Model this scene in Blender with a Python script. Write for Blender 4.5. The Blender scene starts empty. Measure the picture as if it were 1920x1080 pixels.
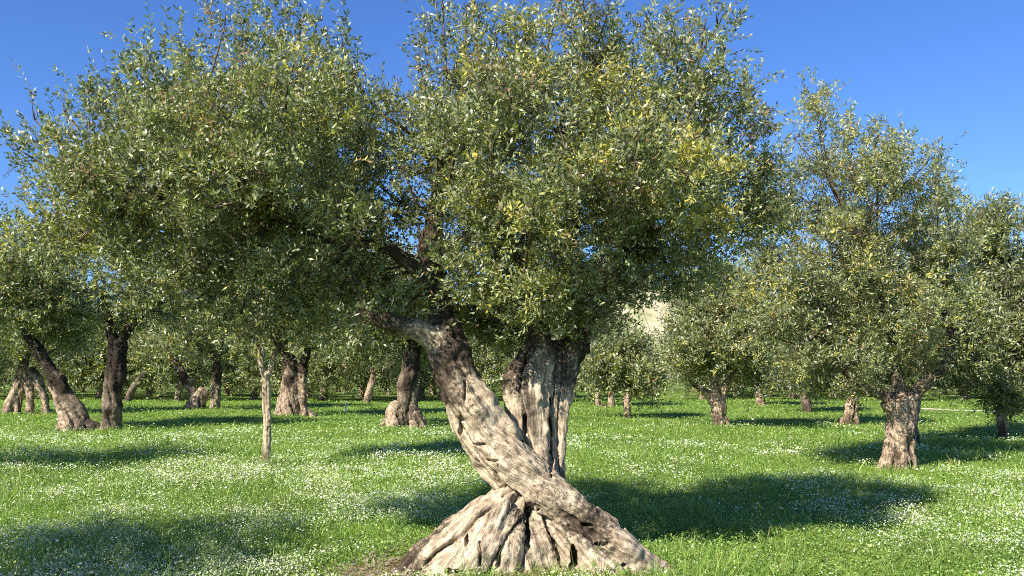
import bpy, math, random
import numpy as np
from mathutils import Vector, kdtree

random.seed(7)
RNG = np.random.default_rng(11)
scene = bpy.context.scene
COL = scene.collection

# ------------------------------------------------------------------ camera model
F = 1598.0          # focal length in photograph pixels (1920 wide)
HZ = 705.0          # row of the horizon
EYE = 1.6           # eye height in metres


def gz(x, y):
    """gentle relief of the orchard floor"""
    x = np.asarray(x, float); y = np.asarray(y, float)
    z = 0.05 * np.sin(x * 0.55 + 1.3) * np.sin(y * 0.42 + 0.4) + 0.03 * np.sin(x * 1.7 + y * 1.1)
    d2 = (x - 0.15) ** 2 + (y - 6.95) ** 2
    z = z * (1 - np.exp(-d2 / 2.0)) + 0.10 * np.exp(-d2 / 0.9)
    return z


def W(px, py, Y):
    return np.array([(px - 960.0) / F * Y, Y, EYE - (py - HZ) / F * Y])


def depth_of(py):
    return F * EYE / (py - HZ)


# ------------------------------------------------------------------ numpy noise
def _hash(i):
    h = (i[..., 0] * 73856093) ^ (i[..., 1] * 19349663) ^ (i[..., 2] * 83492791)
    h = (h ^ (h >> 13)) * 1274126177
    h = h & 0x7fffffff
    h = (h ^ (h >> 16)) * 1103515245 & 0x7fffffff
    return (h & 0xffffff) / float(0xffffff)


def vnoise(p):
    p = np.asarray(p, float)
    i = np.floor(p).astype(np.int64)
    f = p - i
    u = f * f * (3 - 2 * f)
    r = 0
    for dx in (0, 1):
        for dy in (0, 1):
            for dz in (0, 1):
                w = (u[:, 0] if dx else 1 - u[:, 0]) * (u[:, 1] if dy else 1 - u[:, 1]) * (u[:, 2] if dz else 1 - u[:, 2])
                r = r + w * _hash(i + np.array([dx, dy, dz]))
    return r * 2 - 1


def fbm(p, o=3):
    a, s, r = 1.0, 0.0, 0
    for k in range(o):
        r = r + a * vnoise(p * (2.03 ** k) + 17.3 * k)
        s += a; a *= 0.5
    return r / s


def unit(v):
    return v / (np.linalg.norm(v, axis=-1, keepdims=True) + 1e-9)


# ------------------------------------------------------------------ object helpers
def tag(o, label=None, cat=None, group=None, kind=None):
    if label: o['label'] = label
    if cat: o['category'] = cat
    if group: o['group'] = group
    if kind: o['kind'] = kind
    return o


def empty(name, loc, label, cat, group=None):
    o = bpy.data.objects.new(name, None)
    o.empty_display_size = 0.3
    COL.objects.link(o)
    o.location = [float(c) for c in loc]
    return tag(o, label, cat, group)


def link(name, me, mat, parent=None):
    o = bpy.data.objects.new(name, me)
    COL.objects.link(o)
    if mat is not None:
        me.materials.clear(); me.materials.append(mat)
    if parent is not None:
        o.parent = parent
    return o


def mesh_np(name, V, faces_n, idx, smooth=False):
    """V (n,3); faces all with faces_n corners; idx (m, faces_n)"""
    me = bpy.data.meshes.new(name)
    V = np.asarray(V, np.float32); idx = np.asarray(idx, np.int32)
    me.vertices.add(len(V)); me.vertices.foreach_set('co', V.ravel())
    m = len(idx)
    me.loops.add(m * faces_n); me.loops.foreach_set('vertex_index', idx.ravel())
    me.polygons.add(m)
    me.polygons.foreach_set('loop_start', np.arange(m, dtype=np.int32) * faces_n)
    me.polygons.foreach_set('use_smooth', np.full(m, smooth, dtype=bool))
    me.update(calc_edges=True)
    return me


def face_color(me, rgb, name='tint'):
    a = me.attributes.new(name, 'FLOAT_COLOR', 'FACE')
    c = np.ones((len(rgb), 4), np.float32); c[:, :3] = rgb
    a.data.foreach_set('color', c.ravel())


# ------------------------------------------------------------------ strands -> tubes
def spline(pts, step=None):
    """pts (n,4) xyz+r -> smooth resampled (m,4)"""
    p = np.asarray(pts, float)
    n = len(p)
    seg = np.linalg.norm(np.diff(p[:, :3], axis=0), axis=1)
    tan = np.zeros_like(p)
    for i in range(n):
        a = max(i - 1, 0); b = min(i + 1, n - 1)
        tan[i] = (p[b] - p[a]) / (b - a)
    out = []
    for i in range(n - 1):
        st = step or max(0.02, 0.35 * min(p[i, 3], p[i + 1, 3]))
        k = max(2, int(math.ceil(seg[i] / st)))
        for j in range(k):
            t = j / k
            h00 = 2*t**3 - 3*t**2 + 1; h10 = t**3 - 2*t**2 + t; h01 = -2*t**3 + 3*t**2; h11 = t**3 - t**2
            out.append(h00*p[i] + h10*tan[i] + h01*p[i+1] + h11*tan[i+1])
    out.append(p[-1])
    return np.array(out)


def frames(c):
    t = np.gradient(c[:, :3], axis=0); t = unit(t)
    ref = np.array([0.13, 0.97, 0.21])
    a = unit(np.cross(t, ref)); b = unit(np.cross(t, a))
    return t, a, b


def tube_arrays(c, sides, lump=0.0, seed=0.0):
    t, a, b = frames(c)
    th = np.arange(sides) / sides * 2 * math.pi
    n = len(c)
    r = c[:, 3][:, None] * np.ones(sides)[None]
    if lump:
        q = np.stack([np.cos(th)[None].repeat(n, 0) * 1.3 + seed, np.sin(th)[None].repeat(n, 0) * 1.3,
                      (np.arange(n) * 0.25)[:, None].repeat(sides, 1)], -1).reshape(-1, 3)
        r = r * (1 + lump * vnoise(q).reshape(n, sides))
    V = c[:, None, :3] + a[:, None] * (np.cos(th)[None, :, None] * r[..., None]) + b[:, None] * (np.sin(th)[None, :, None] * r[..., None])
    V = V.reshape(-1, 3)
    i = np.arange(n - 1)[:, None] * sides; j = np.arange(sides)[None]
    j2 = (j + 1) % sides
    Q = np.stack([i + j, i + j2, i + sides + j2, i + sides + j], -1).reshape(-1, 4)
    return V, Q


def tubes_mesh(name, curves, sides=6, lump=0.0):
    Vs, Qs, o = [], [], 0
    for k, c in enumerate(curves):
        V, Q = tube_arrays(c, sides, lump, k * 3.1)
        Vs.append(V); Qs.append(Q + o); o += len(V)
    return mesh_np(name, np.concatenate(Vs), 4, np.concatenate(Qs), True)


def solid_from_strands(curves, voxel, smooth_it=3):
    """closed tubes -> voxel union"""
    verts, faces = [], []
    for k, c in enumerate(curves):
        V, Q = tube_arrays(c, 14, 0.22, k * 7.7)
        o = len(verts)
        verts += [tuple(v) for v in V]
        faces += [tuple(int(x) + o for x in q) for q in Q]
        verts.append(tuple(c[0, :3])); faces += [(o + (j + 1) % 14, o + j, len(verts) - 1) for j in range(14)]
        e = o + len(V) - 14
        verts.append(tuple(c[-1, :3])); faces += [(e + j, e + (j + 1) % 14, len(verts) - 1) for j in range(14)]
    me = bpy.data.meshes.new('tmp'); me.from_pydata(verts, [], faces); me.update()
    ob = bpy.data.objects.new('tmp', me); COL.objects.link(ob)
    m = ob.modifiers.new('r', 'REMESH'); m.mode = 'VOXEL'; m.voxel_size = voxel
    s = ob.modifiers.new('s', 'SMOOTH'); s.factor = 0.5; s.iterations = smooth_it
    dg = bpy.context.evaluated_depsgraph_get()
    res = bpy.data.meshes.new_from_object(ob.evaluated_get(dg))
    bpy.data.objects.remove(ob); bpy.data.meshes.remove(me)
    return res


def vnormals(me):
    n = len(me.vertices)
    N = np.empty(n * 3, np.float32); me.vertex_normals.foreach_get('vector', N)
    return N.reshape(-1, 3).astype(float)


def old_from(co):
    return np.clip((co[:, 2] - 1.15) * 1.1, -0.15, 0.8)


def bark_mesh(name, curves, voxel, amp=1.0, dents=(), twist=1.2, smooth_it=2):
    me = solid_from_strands(curves, voxel, smooth_it)
    me.name = name
    n = len(me.vertices)
    co = np.empty(n * 3, np.float32); me.vertices.foreach_get('co', co); co = co.reshape(-1, 3).astype(float)
    N = vnormals(me)
    S, A, B, T, arc, sid = [], [], [], [], [], []
    for k, c in enumerate(curves):
        t, a, b = frames(c)
        L = np.concatenate([[0], np.cumsum(np.linalg.norm(np.diff(c[:, :3], axis=0), axis=1))])
        S.append(c); A.append(a); B.append(b); T.append(t); arc.append(L); sid.append(np.full(len(c), k))
    S = np.concatenate(S); A = np.concatenate(A); B = np.concatenate(B); T = np.concatenate(T); arc = np.concatenate(arc); sid = np.concatenate(sid)
    bi = np.zeros(n, int)
    groups = [np.where(sid == k)[0] for k in range(len(curves))]
    seam = np.zeros(n)
    for s0 in range(0, n, 4000):
        d = np.linalg.norm(co[s0:s0+4000, None] - S[None, :, :3], axis=2) - S[None, :, 3]
        bi[s0:s0+4000] = d.argmin(1)
        if len(curves) > 1:
            dm = np.sort(np.stack([d[:, g].min(1) for g in groups], 1), axis=1)
            seam[s0:s0+4000] = dm[:, 1] - dm[:, 0]
        else:
            seam[s0:s0+4000] = 9
    rel = co - S[bi, :3]
    r = S[bi, 3]
    along = arc[bi] + (rel * T[bi]).sum(1)
    ca = (rel * A[bi]).sum(1); sa = (rel * B[bi]).sum(1)
    th = np.arctan2(sa, ca) + twist * along
    rr = 0.6 * r + 0.06
    grain = np.stack([np.cos(th) * rr, np.sin(th) * rr, along * 0.16 + sid[bi] * 3.7], 1)
    g1 = fbm(grain * 9.0, 2)
    g2 = fbm(grain * 26.0 + 5, 2)
    rid = 1 - np.abs(g1) * 2
    disp = r * (0.20 * g1 + 0.10 * (rid - 0.5)) + 0.017 * g2 * np.minimum(1, r / 0.12)
    disp += 0.045 * np.minimum(r / 0.2, 1) * fbm(co * 4.5, 3) + 0.014 * np.minimum(r / 0.1, 1) * vnoise(co * 19)
    cut = vnoise(grain * np.array([13, 13, 9]) + 31)
    disp -= np.clip(cut - 0.50, 0, 1) * r * 0.7            # long splits in the wood
    sw = np.clip(0.09 * r, 0.008, 0.03)
    sm = np.clip(1 - seam / sw, 0, 1)
    disp -= sm * r * 0.22
    # gnarled, pitted old bark
    kn = 1 - np.abs(vnoise(co * 9.0 + 3)) * 2
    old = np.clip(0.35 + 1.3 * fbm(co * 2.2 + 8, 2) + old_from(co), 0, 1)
    disp += amp * np.minimum(r / 0.2, 1) * (0.030 * old * kn * vnoise(co * 15 + 1) + 0.012 * old * vnoise(co * 34))
    pit = np.clip(vnoise(co * np.array([16, 16, 11]) + 77) - 0.45, 0, 1) * old
    disp -= pit * np.minimum(r, 0.15) * 0.3
    co2 = co + N * (disp * amp)[:, None]
    for (c, rad, dep) in dents:
        q = (co - np.array(c)) / np.array(rad)
        dd = (q ** 2).sum(1)
        dd = dd + 0.8 * vnoise(co * 15 + 5) + 0.55 * vnoise(co * 37)
        f = np.clip(1.15 - dd, 0, 1) ** 0.6
        co2 += np.array([0, 1.0, 0.0])[None] * (f * dep)[:, None] * (N[:, 1] < 0.25)[:, None]
    me.vertices.foreach_set('co', co2.astype(np.float32).ravel())
    a = me.attributes.new('grain', 'FLOAT_VECTOR', 'POINT'); a.data.foreach_set('vector', grain.astype(np.float32).ravel())
    a = me.attributes.new('crev', 'FLOAT', 'POINT')
    cr = np.clip(-(0.20 * g1 + 0.10 * (rid - 0.5)) * 2.4 - 0.1 + np.clip(cut - 0.40, 0, 1) * 4 + 0.5 * sm + pit * 1.5 + np.clip(-g2 * 1.7 - 0.36, 0, 1) * (0.4 + old), 0, 1)
    a.data.foreach_set('value', cr.astype(np.float32))
    a = me.attributes.new('old', 'FLOAT', 'POINT'); a.data.foreach_set('value', old.astype(np.float32))
    me.polygons.foreach_set('use_smooth', np.ones(len(me.polygons), bool))
    me.update()
    return me


# ------------------------------------------------------------------ materials
def new_mat(name):
    m = bpy.data.materials.new(name); m.use_nodes = True
    nt = m.node_tree
    for n in list(nt.nodes): nt.nodes.remove(n)
    out = nt.nodes.new('ShaderNodeOutputMaterial')
    return m, nt, out


def N_(nt, t, **kw):
    n = nt.nodes.new(t)
    for k, v in kw.items(): setattr(n, k, v)
    return n


def ramp(nt, stops):
    r = nt.nodes.new('ShaderNodeValToRGB')
    e = r.color_ramp.elements
    while len(e) < len(stops): e.new(0.5)
    for k, (p, c) in enumerate(stops):
        e[k].position = p; e[k].color = (*c, 1) if len(c) == 3 else c
    return r


def mat_leaf(name, back=(0.27, 0.30, 0.21), backmix=0.45, trans=0.23, rough=0.42):
    m, nt, out = new_mat(name)
    at = N_(nt, 'ShaderNodeAttribute', attribute_name='tint')
    geo = N_(nt, 'ShaderNodeNewGeometry')
    mix = N_(nt, 'ShaderNodeMix', data_type='RGBA'); mix.inputs['B'].default_value = (*back, 1)
    mul = N_(nt, 'ShaderNodeMath', operation='MULTIPLY'); mul.inputs[1].default_value = backmix
    nt.links.new(geo.outputs['Backfacing'], mul.inputs[0])
    nt.links.new(mul.outputs[0], mix.inputs['Factor'])
    nt.links.new(at.outputs['Color'], mix.inputs['A'])
    p = N_(nt, 'ShaderNodeBsdfPrincipled')
    p.inputs['Roughness'].default_value = rough
    p.inputs['Specular IOR Level'].default_value = 0.55
    nt.links.new(mix.outputs['Result'], p.inputs['Base Color'])
    tr = N_(nt, 'ShaderNodeBsdfTranslucent')
    gain = N_(nt, 'ShaderNodeMix', data_type='RGBA', blend_type='MULTIPLY'); gain.inputs['Factor'].default_value = 1
    gain.inputs['B'].default_value = (1.5, 1.7, 0.5, 1)
    nt.links.new(at.outputs['Color'], gain.inputs['A'])
    nt.links.new(gain.outputs['Result'], tr.inputs['Color'])
    ms = N_(nt, 'ShaderNodeMixShader'); ms.inputs[0].default_value = trans
    nt.links.new(p.outputs[0], ms.inputs[1]); nt.links.new(tr.outputs[0], ms.inputs[2])
    nt.links.new(ms.outputs[0], out.inputs['Surface'])
    return m


def mat_bark(name, dark, mid, pale, mott=0.5, bump=0.6):
    m, nt, out = new_mat(name)
    at = N_(nt, 'ShaderNodeAttribute', attribute_name='grain')
    cr = N_(nt, 'ShaderNodeAttribute', attribute_name='crev')
    tc = N_(nt, 'ShaderNodeTexCoord')
    n1 = N_(nt, 'ShaderNodeTexNoise'); n1.inputs['Scale'].default_value = 34; n1.inputs['Detail'].default_value = 6; n1.inputs['Roughness'].default_value = 0.65
    nt.links.new(at.outputs['Vector'], n1.inputs['Vector'])
    n2 = N_(nt, 'ShaderNodeTexNoise'); n2.inputs['Scale'].default_value = 11; n2.inputs['Detail'].default_value = 5; n2.inputs['Roughness'].default_value = 0.7
    nt.links.new(tc.outputs['Object'], n2.inputs['Vector'])
    n3 = N_(nt, 'ShaderNodeTexNoise'); n3.inputs['Scale'].default_value = 30; n3.inputs['Detail'].default_value = 7; n3.inputs['Roughness'].default_value = 0.78
    nt.links.new(tc.outputs['Object'], n3.inputs['Vector'])
    add = N_(nt, 'ShaderNodeMath', operation='ADD')
    nt.links.new(n1.outputs['Fac'], add.inputs[0])
    m2 = N_(nt, 'ShaderNodeMath', operation='MULTIPLY_ADD'); m2.inputs[1].default_value = mott; m2.inputs[2].default_value = -0.5 * mott
    nt.links.new(n2.outputs['Fac'], m2.inputs[0]); nt.links.new(m2.outputs[0], add.inputs[1])
    od = N_(nt, 'ShaderNodeAttribute', attribute_name='old')
    r = ramp(nt, [(0.22, dark), (0.33, tuple(0.6*a+0.4*b for a, b in zip(mid, dark))), (0.45, mid), (0.62, pale)])
    nt.links.new(add.outputs[0], r.inputs[0])
    # fine drying cracks along the grain
    n4 = N_(nt, 'ShaderNodeTexNoise'); n4.inputs['Scale'].default_value = 22; n4.inputs['Detail'].default_value = 4; n4.inputs['Roughness'].default_value = 0.6
    nt.links.new(at.outputs['Vector'], n4.inputs['Vector'])
    sb = N_(nt, 'ShaderNodeMath', operation='SUBTRACT'); sb.inputs[1].default_value = 0.5; nt.links.new(n4.outputs['Fac'], sb.inputs[0])
    ab = N_(nt, 'ShaderNodeMath', operation='ABSOLUTE'); nt.links.new(sb.outputs[0], ab.inputs[0])
    ck = ramp(nt, [(0.006, (1, 1, 1)), (0.022, (0, 0, 0))]); nt.links.new(ab.outputs[0], ck.inputs[0])
    ckm = N_(nt, 'ShaderNodeMath', operation='MULTIPLY'); ckm.inputs[1].default_value = 0.75
    nt.links.new(ck.outputs[0], ckm.inputs[0])
    # weathered speckle (lichen and black sooty spots), thick on the old bark higher up
    s2 = N_(nt, 'ShaderNodeMath', operation='MULTIPLY_ADD'); s2.inputs[1].default_value = 0.22; nt.links.new(od.outputs['Fac'], s2.inputs[0]); nt.links.new(n3.outputs['Fac'], s2.inputs[2])
    sp = ramp(nt, [(0.585, (0, 0, 0)), (0.63, (1, 1, 1))]); nt.links.new(s2.outputs[0], sp.inputs[0])
    mm2 = N_(nt, 'ShaderNodeMath', operation='MAXIMUM'); nt.links.new(sp.outputs[0], mm2.inputs[0]); nt.links.new(ckm.outputs[0], mm2.inputs[1])
    mm3 = N_(nt, 'ShaderNodeMath', operation='MULTIPLY'); mm3.inputs[1].default_value = 0.8; nt.links.new(mm2.outputs[0], mm3.inputs[0])
    mx = N_(nt, 'ShaderNodeMix', data_type='RGBA'); mx.inputs['B'].default_value = (*dark, 1)
    nt.links.new(mm3.outputs[0], mx.inputs['Factor']); nt.links.new(r.outputs[0], mx.inputs['A'])
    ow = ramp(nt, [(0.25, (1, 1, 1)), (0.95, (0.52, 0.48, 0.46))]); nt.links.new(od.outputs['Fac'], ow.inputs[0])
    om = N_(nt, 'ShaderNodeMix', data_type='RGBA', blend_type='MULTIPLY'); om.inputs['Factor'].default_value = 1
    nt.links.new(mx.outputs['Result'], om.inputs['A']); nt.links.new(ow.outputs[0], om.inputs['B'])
    mc = N_(nt, 'ShaderNodeMix', data_type='RGBA'); mc.inputs['B'].default_value = (*[d * 0.8 for d in dark], 1)
    mf = N_(nt, 'ShaderNodeMath', operation='MULTIPLY'); mf.inputs[1].default_value = 0.7; nt.links.new(cr.outputs['Fac'], mf.inputs[0])
    nt.links.new(mf.outputs[0], mc.inputs['Factor']); nt.links.new(om.outputs['Result'], mc.inputs['A'])
    p = N_(nt, 'ShaderNodeBsdfPrincipled'); p.inputs['Roughness'].default_value = 0.9; p.inputs['Specular IOR Level'].default_value = 0.15
    nt.links.new(mc.outputs['Result'], p.inputs['Base Color'])
    b = N_(nt, 'ShaderNodeBump'); b.inputs['Strength'].default_value = bump; b.inputs['Distance'].default_value = 0.02
    nt.links.new(add.outputs[0], b.inputs['Height']); nt.links.new(b.outputs[0], p.inputs['Normal'])
    nt.links.new(p.outputs[0], out.inputs['Surface'])
    return m


def mat_plain(name, c1, c2, scale=6, rough=0.9, bump=0.3):
    m, nt, out = new_mat(name)
    tc = N_(nt, 'ShaderNodeTexCoord')
    n = N_(nt, 'ShaderNodeTexNoise'); n.inputs['Scale'].default_value = scale; n.inputs['Detail'].default_value = 6; n.inputs['Roughness'].default_value = 0.65
    nt.links.new(tc.outputs['Object'], n.inputs['Vector'])
    r = ramp(nt, [(0.35, c1), (0.65, c2)]); nt.links.new(n.outputs['Fac'], r.inputs[0])
    p = N_(nt, 'ShaderNodeBsdfPrincipled'); p.inputs['Roughness'].default_value = rough; p.inputs['Specular IOR Level'].default_value = 0.2
    nt.links.new(r.outputs[0], p.inputs['Base Color'])
    b = N_(nt, 'ShaderNodeBump'); b.inputs['Strength'].default_value = bump; b.inputs['Distance'].default_value = 0.03
    nt.links.new(n.outputs['Fac'], b.inputs['Height']); nt.links.new(b.outputs[0], p.inputs['Normal'])
    nt.links.new(p.outputs[0], out.inputs['Surface'])
    return m


LEAF = mat_leaf('olive_leaf')
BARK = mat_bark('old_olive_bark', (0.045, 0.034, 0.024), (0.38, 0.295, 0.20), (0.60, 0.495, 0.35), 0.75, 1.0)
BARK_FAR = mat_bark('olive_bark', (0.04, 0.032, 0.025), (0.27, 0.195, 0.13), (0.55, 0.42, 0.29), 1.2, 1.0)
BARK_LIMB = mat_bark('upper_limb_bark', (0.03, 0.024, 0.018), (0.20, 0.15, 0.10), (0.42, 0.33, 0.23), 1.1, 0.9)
BARK_DARK = mat_bark('dark_bark_painted_shade', (0.03, 0.024, 0.018), (0.13, 0.10, 0.07), (0.26, 0.20, 0.14), 0.8, 0.8)  # crown shade put into the colour of trunks A and H; N is brown
BARK_YOUNG = mat_bark('young_olive_bark', (0.22, 0.17, 0.11), (0.45, 0.36, 0.24), (0.55, 0.46, 0.32), 0.2, 0.2)
TWIG = mat_plain('twig_bark', (0.05, 0.04, 0.03), (0.16, 0.12, 0.08), 30, 0.9, 0.1)

# ------------------------------------------------------------------ foliage
def shoots_from_blobs(blobs, n, length):
    """blobs: list of (centre3, radius3, weight). Gives shoot origin, direction, length"""
    C = np.array([b[0] for b in blobs]); R = np.array([b[1] for b in blobs]); w = np.array([b[2] for b in blobs], float)
    w = w * (R.prod(1)) ** 0.72; w /= w.sum()
    # each clump is itself made of tufts with gaps between them
    m_ = 12
    su = unit(RNG.normal(size=(len(blobs), m_, 3)))
    sc_ = C[:, None] + R[:, None] * su * (0.55 + 0.5 * RNG.random((len(blobs), m_, 1)))
    C = np.concatenate([C, sc_.reshape(-1, 3)])
    R = np.concatenate([R * 0.8, np.repeat(R, m_, 0) * (0.17 + 0.18 * RNG.random((len(blobs) * m_, 1)))])
    w = np.concatenate([w * 0.12, np.repeat(w * 0.88 / m_, m_) * (0.4 + 1.2 * RNG.random(len(blobs) * m_))]); w /= w.sum()
    k = RNG.choice(len(C), n, p=w)
    u = unit(RNG.normal(size=(n, 3)))
    rho = np.where(RNG.random(n) < 0.72, 0.55 + 0.5 * RNG.random(n), RNG.random(n) ** 0.5 * 0.8)
    rough = 1 + 0.35 * vnoise(u * 2.3 + k[:, None] * 5.1) + 0.22 * vnoise(u * 6.0 + k[:, None] * 3.3)
    p = C[k] + R[k] * u * (rho * rough)[:, None]
    d = unit(u * 0.75 + np.array([0, 0, 0.62]) + RNG.normal(size=(n, 3)) * 0.38)
    L = length * (0.5 + RNG.random(n))
    L = np.where((u[:, 2] > 0.35) & (RNG.random(n) < 0.25), L * 1.6, L)
    return p, d, L, k


def leaf_colors(p, yellow, brown, kind_seed):
    n = len(p)
    a = np.array([0.075, 0.098, 0.030]); b = np.array([0.35, 0.37, 0.12]); s = np.array([0.42, 0.43, 0.31])
    y = np.array([0.52, 0.46, 0.085]); br = np.array([0.27, 0.15, 0.08])
    c = a + (b - a) * RNG.random((n, 1)) ** 1.7
    # clump-scale drift
    cl = vnoise(p * 1.7 + kind_seed)[:, None]
    c = c * (1 + 0.25 * cl + 0.35 * vnoise(p * 5.5 + kind_seed + 60)[:, None])
    f = RNG.random(n)
    yellow = yellow * (1 + 0.5 * np.clip(p[:, 0] / 2.5, -0.6, 1)) if kind_seed == 1.0 else yellow
    cy = np.clip(0.35 + 0.8 * vnoise(p * 1.3 + kind_seed + 9.0) + 1.3 * vnoise(p * 4.6 + 2), 0, 1.7)
    m = f < yellow * cy ** 2.5 * 2.1
    c[m] = y * (0.6 + 0.5 * RNG.random((m.sum(), 1)))
    f = RNG.random(n)
    m = f < 0.13
    c[m] = s * (0.8 + 0.4 * RNG.random((m.sum(), 1)))
    cb = np.clip(vnoise(p * 3.1 + kind_seed + 40) * 2.6 - 0.7, 0, 1)
    f = RNG.random(n)
    m = f < brown * (0.25 + 8 * cb)
    c[m] = br * (0.6 + 0.7 * RNG.random((m.sum(), 1)))
    return np.clip(c, 0.01, 0.8)


def foliage(name, blobs, n_leaf, leaf, wid, parent, yellow=0.12, brown=0.03, shoot=None, per=16, seed=0.0, mat=None):
    shoot = shoot or leaf * 4.2
    ns = max(10, int(n_leaf / per))
    p, d, L, k = shoots_from_blobs(blobs, ns, shoot)
    t = (np.arange(per) + RNG.random((ns, per)) * 0.8) / per
    droop = np.array([0, 0, -1.0])[None, None] * (t ** 2 * (L * 0.18)[:, None])[..., None]
    pos = p[:, None] + d[:, None] * (t * L[:, None])[..., None] + droop
    side = unit(np.cross(d, unit(RNG.normal(size=(ns, 3)))))
    oth = np.cross(d, side)
    ph = np.arange(per)[None] * 2.4 + RNG.random((ns, per)) * 1.5
    perp = side[:, None] * np.cos(ph)[..., None] + oth[:, None] * np.sin(ph)[..., None]
    ld = unit(d[:, None] * (0.35 + 0.5 * t)[..., None] + perp * 0.8 + RNG.normal(size=(ns, per, 3)) * 0.22)
    pos = pos.reshape(-1, 3); ld = ld.reshape(-1, 3); n = len(pos)
    wv = unit(np.cross(ld, unit(RNG.normal(size=(n, 3)) + np.array([0, 0, 0.8]))))
    l = leaf * (0.65 + 0.6 * RNG.random(n)); w = wid * (0.7 + 0.6 * RNG.random(n))
    V = np.empty((n, 4, 3))
    V[:, 0] = pos
    V[:, 1] = pos + ld * (l * 0.5)[:, None] + wv * (w * 0.5)[:, None]
    V[:, 2] = pos + ld * l[:, None]
    V[:, 3] = pos + ld * (l * 0.5)[:, None] - wv * (w * 0.5)[:, None]
    nor = np.cross(V[:, 1] - V[:, 0], V[:, 2] - V[:, 0])
    flip = (nor[:, 2] < 0) & (RNG.random(n) < 0.75)          # upper face mostly towards the sky
    V[flip] = V[flip][:, [0, 3, 2, 1]]
    me = mesh_np(name, V.reshape(-1, 3), 4, np.arange(4 * n).reshape(-1, 4))
    face_color(me, leaf_colors(pos, yellow, brown, seed))
    o = link(name, me, mat or LEAF, parent)
    return o, (p, d, L)


def twig_curves(p, d, L, r0):
    n = len(p)
    curves = []
    for i in range(n):
        a = p[i] - d[i] * L[i] * 0.5
        e = p[i] + d[i] * L[i] * 0.75 + np.array([0, 0, -0.12 * L[i]])
        c = np.array([[*a, r0], [*(p[i] + d[i] * L[i] * 0.2), r0 * 0.75], [*e, r0 * 0.35]])
        curves.append(c)
    return curves


def branch_curves(blobs, heads, n_sub, r_big, rng):
    """heads: (k,3) ends of thick limbs; one bough runs to each clump, finer ones inside it"""
    curves = []
    heads = np.asarray(heads, float)
    for (c, R, w) in blobs:
        c = np.asarray(c); R = np.asarray(R)
        i = np.argmin(np.linalg.norm((heads - c) * np.array([1, 1, 0.7]), axis=1) + 1.2 * np.maximum(0, heads[:, 2] - c[2] + 0.1))
        h = heads[i]
        dist = np.linalg.norm(c - h)
        if dist > 0.15:
            mid = (h + c) / 2 + rng.normal(size=3) * 0.09 * dist + np.array([0, 0, -0.04 * dist])
            curves.append(spline([[*h, r_big], [*(0.7*h+0.3*mid + rng.normal(size=3) * 0.04 * dist), r_big * 0.85], [*mid, r_big * 0.65], [*c, r_big * 0.38]], dist / 9))
        for j in range(n_sub):
            u = rng.normal(size=3); u[2] = abs(u[2]) * 0.9; u /= np.linalg.norm(u)
            e = c + R * u * 0.78
            m = c + R * u * 0.45 + rng.normal(size=3) * R.mean() * 0.12
            curves.append(spline([[*c, r_big * 0.36], [*m, r_big * 0.22], [*e, r_big * 0.08]], R.mean() / 3))
    return curves


def px_blobs(lst, Y, depth_mul=1.0):
    out = []
    for b in lst:
        px, py, rx, ry = b[:4]; dY = b[4] if len(b) > 4 else 0.0; w = b[5] if len(b) > 5 else 1.0
        y = Y + dY
        R = np.array([rx / F * y, max(rx, ry) / F * y * depth_mul, ry / F * y])
        out.append((W(px, py, y), R, w))
    return out


def auto_blobs(x0, x1, yt, yb, Y, n, rng, thin=1.0):
    """an olive crown filling the given outline: clumps set round a flattened dome"""
    cx = (x0 + x1) / 2; hw = (x1 - x0) / 2 / F * Y
    top = EYE - (yt - HZ) / F * Y; bot = EYE - (yb - HZ) / F * Y
    h = top - bot
    c0 = np.array([(cx - 960) / F * Y, Y, bot + h * 0.42])
    out = []
    for i in range(n):
        a = i * 2.39996 + rng.random() * 0.6
        e = (i + 0.5) / n                       # 0 low, 1 top
        z = e ** 1.15
        rad = hw * math.sqrt(max(0.02, 1 - (z * 0.93) ** 2)) * (0.35 + 0.4 * rng.random())
        rr = min(hw, h) * (0.34 + 0.15 * rng.random())
        p = c0 + np.array([math.cos(a) * rad, math.sin(a) * rad * thin, -h * 0.20 + z * h * 0.58])
        out.append((p, np.array([rr * 1.1, rr * 1.1, rr * 0.9]), 1.0))
    # ragged top plumes
    for i in range(5):
        a = rng.random() * 6.28; rad = hw * 0.55 * rng.random()
        out.append((c0 + np.array([math.cos(a) * rad, math.sin(a) * rad, h * (0.40 + 0.12 * rng.random())]), np.array([0.16, 0.16, 0.34]) * hw * 0.6, 0.7))
    return out


def to_local(curves, loc):
    res = []
    for c in curves:
        c = c.copy(); c[:, :3] -= loc; res.append(c)
    return res


def px_strand(pts, Y, step=None):
    out = []
    for p in pts:
        dY = p[3] if len(p) > 3 else 0.0
        y = Y + dY
        out.append([*W(p[0], p[1], y), p[2] / F * y])
    return spline(out, step)


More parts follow.
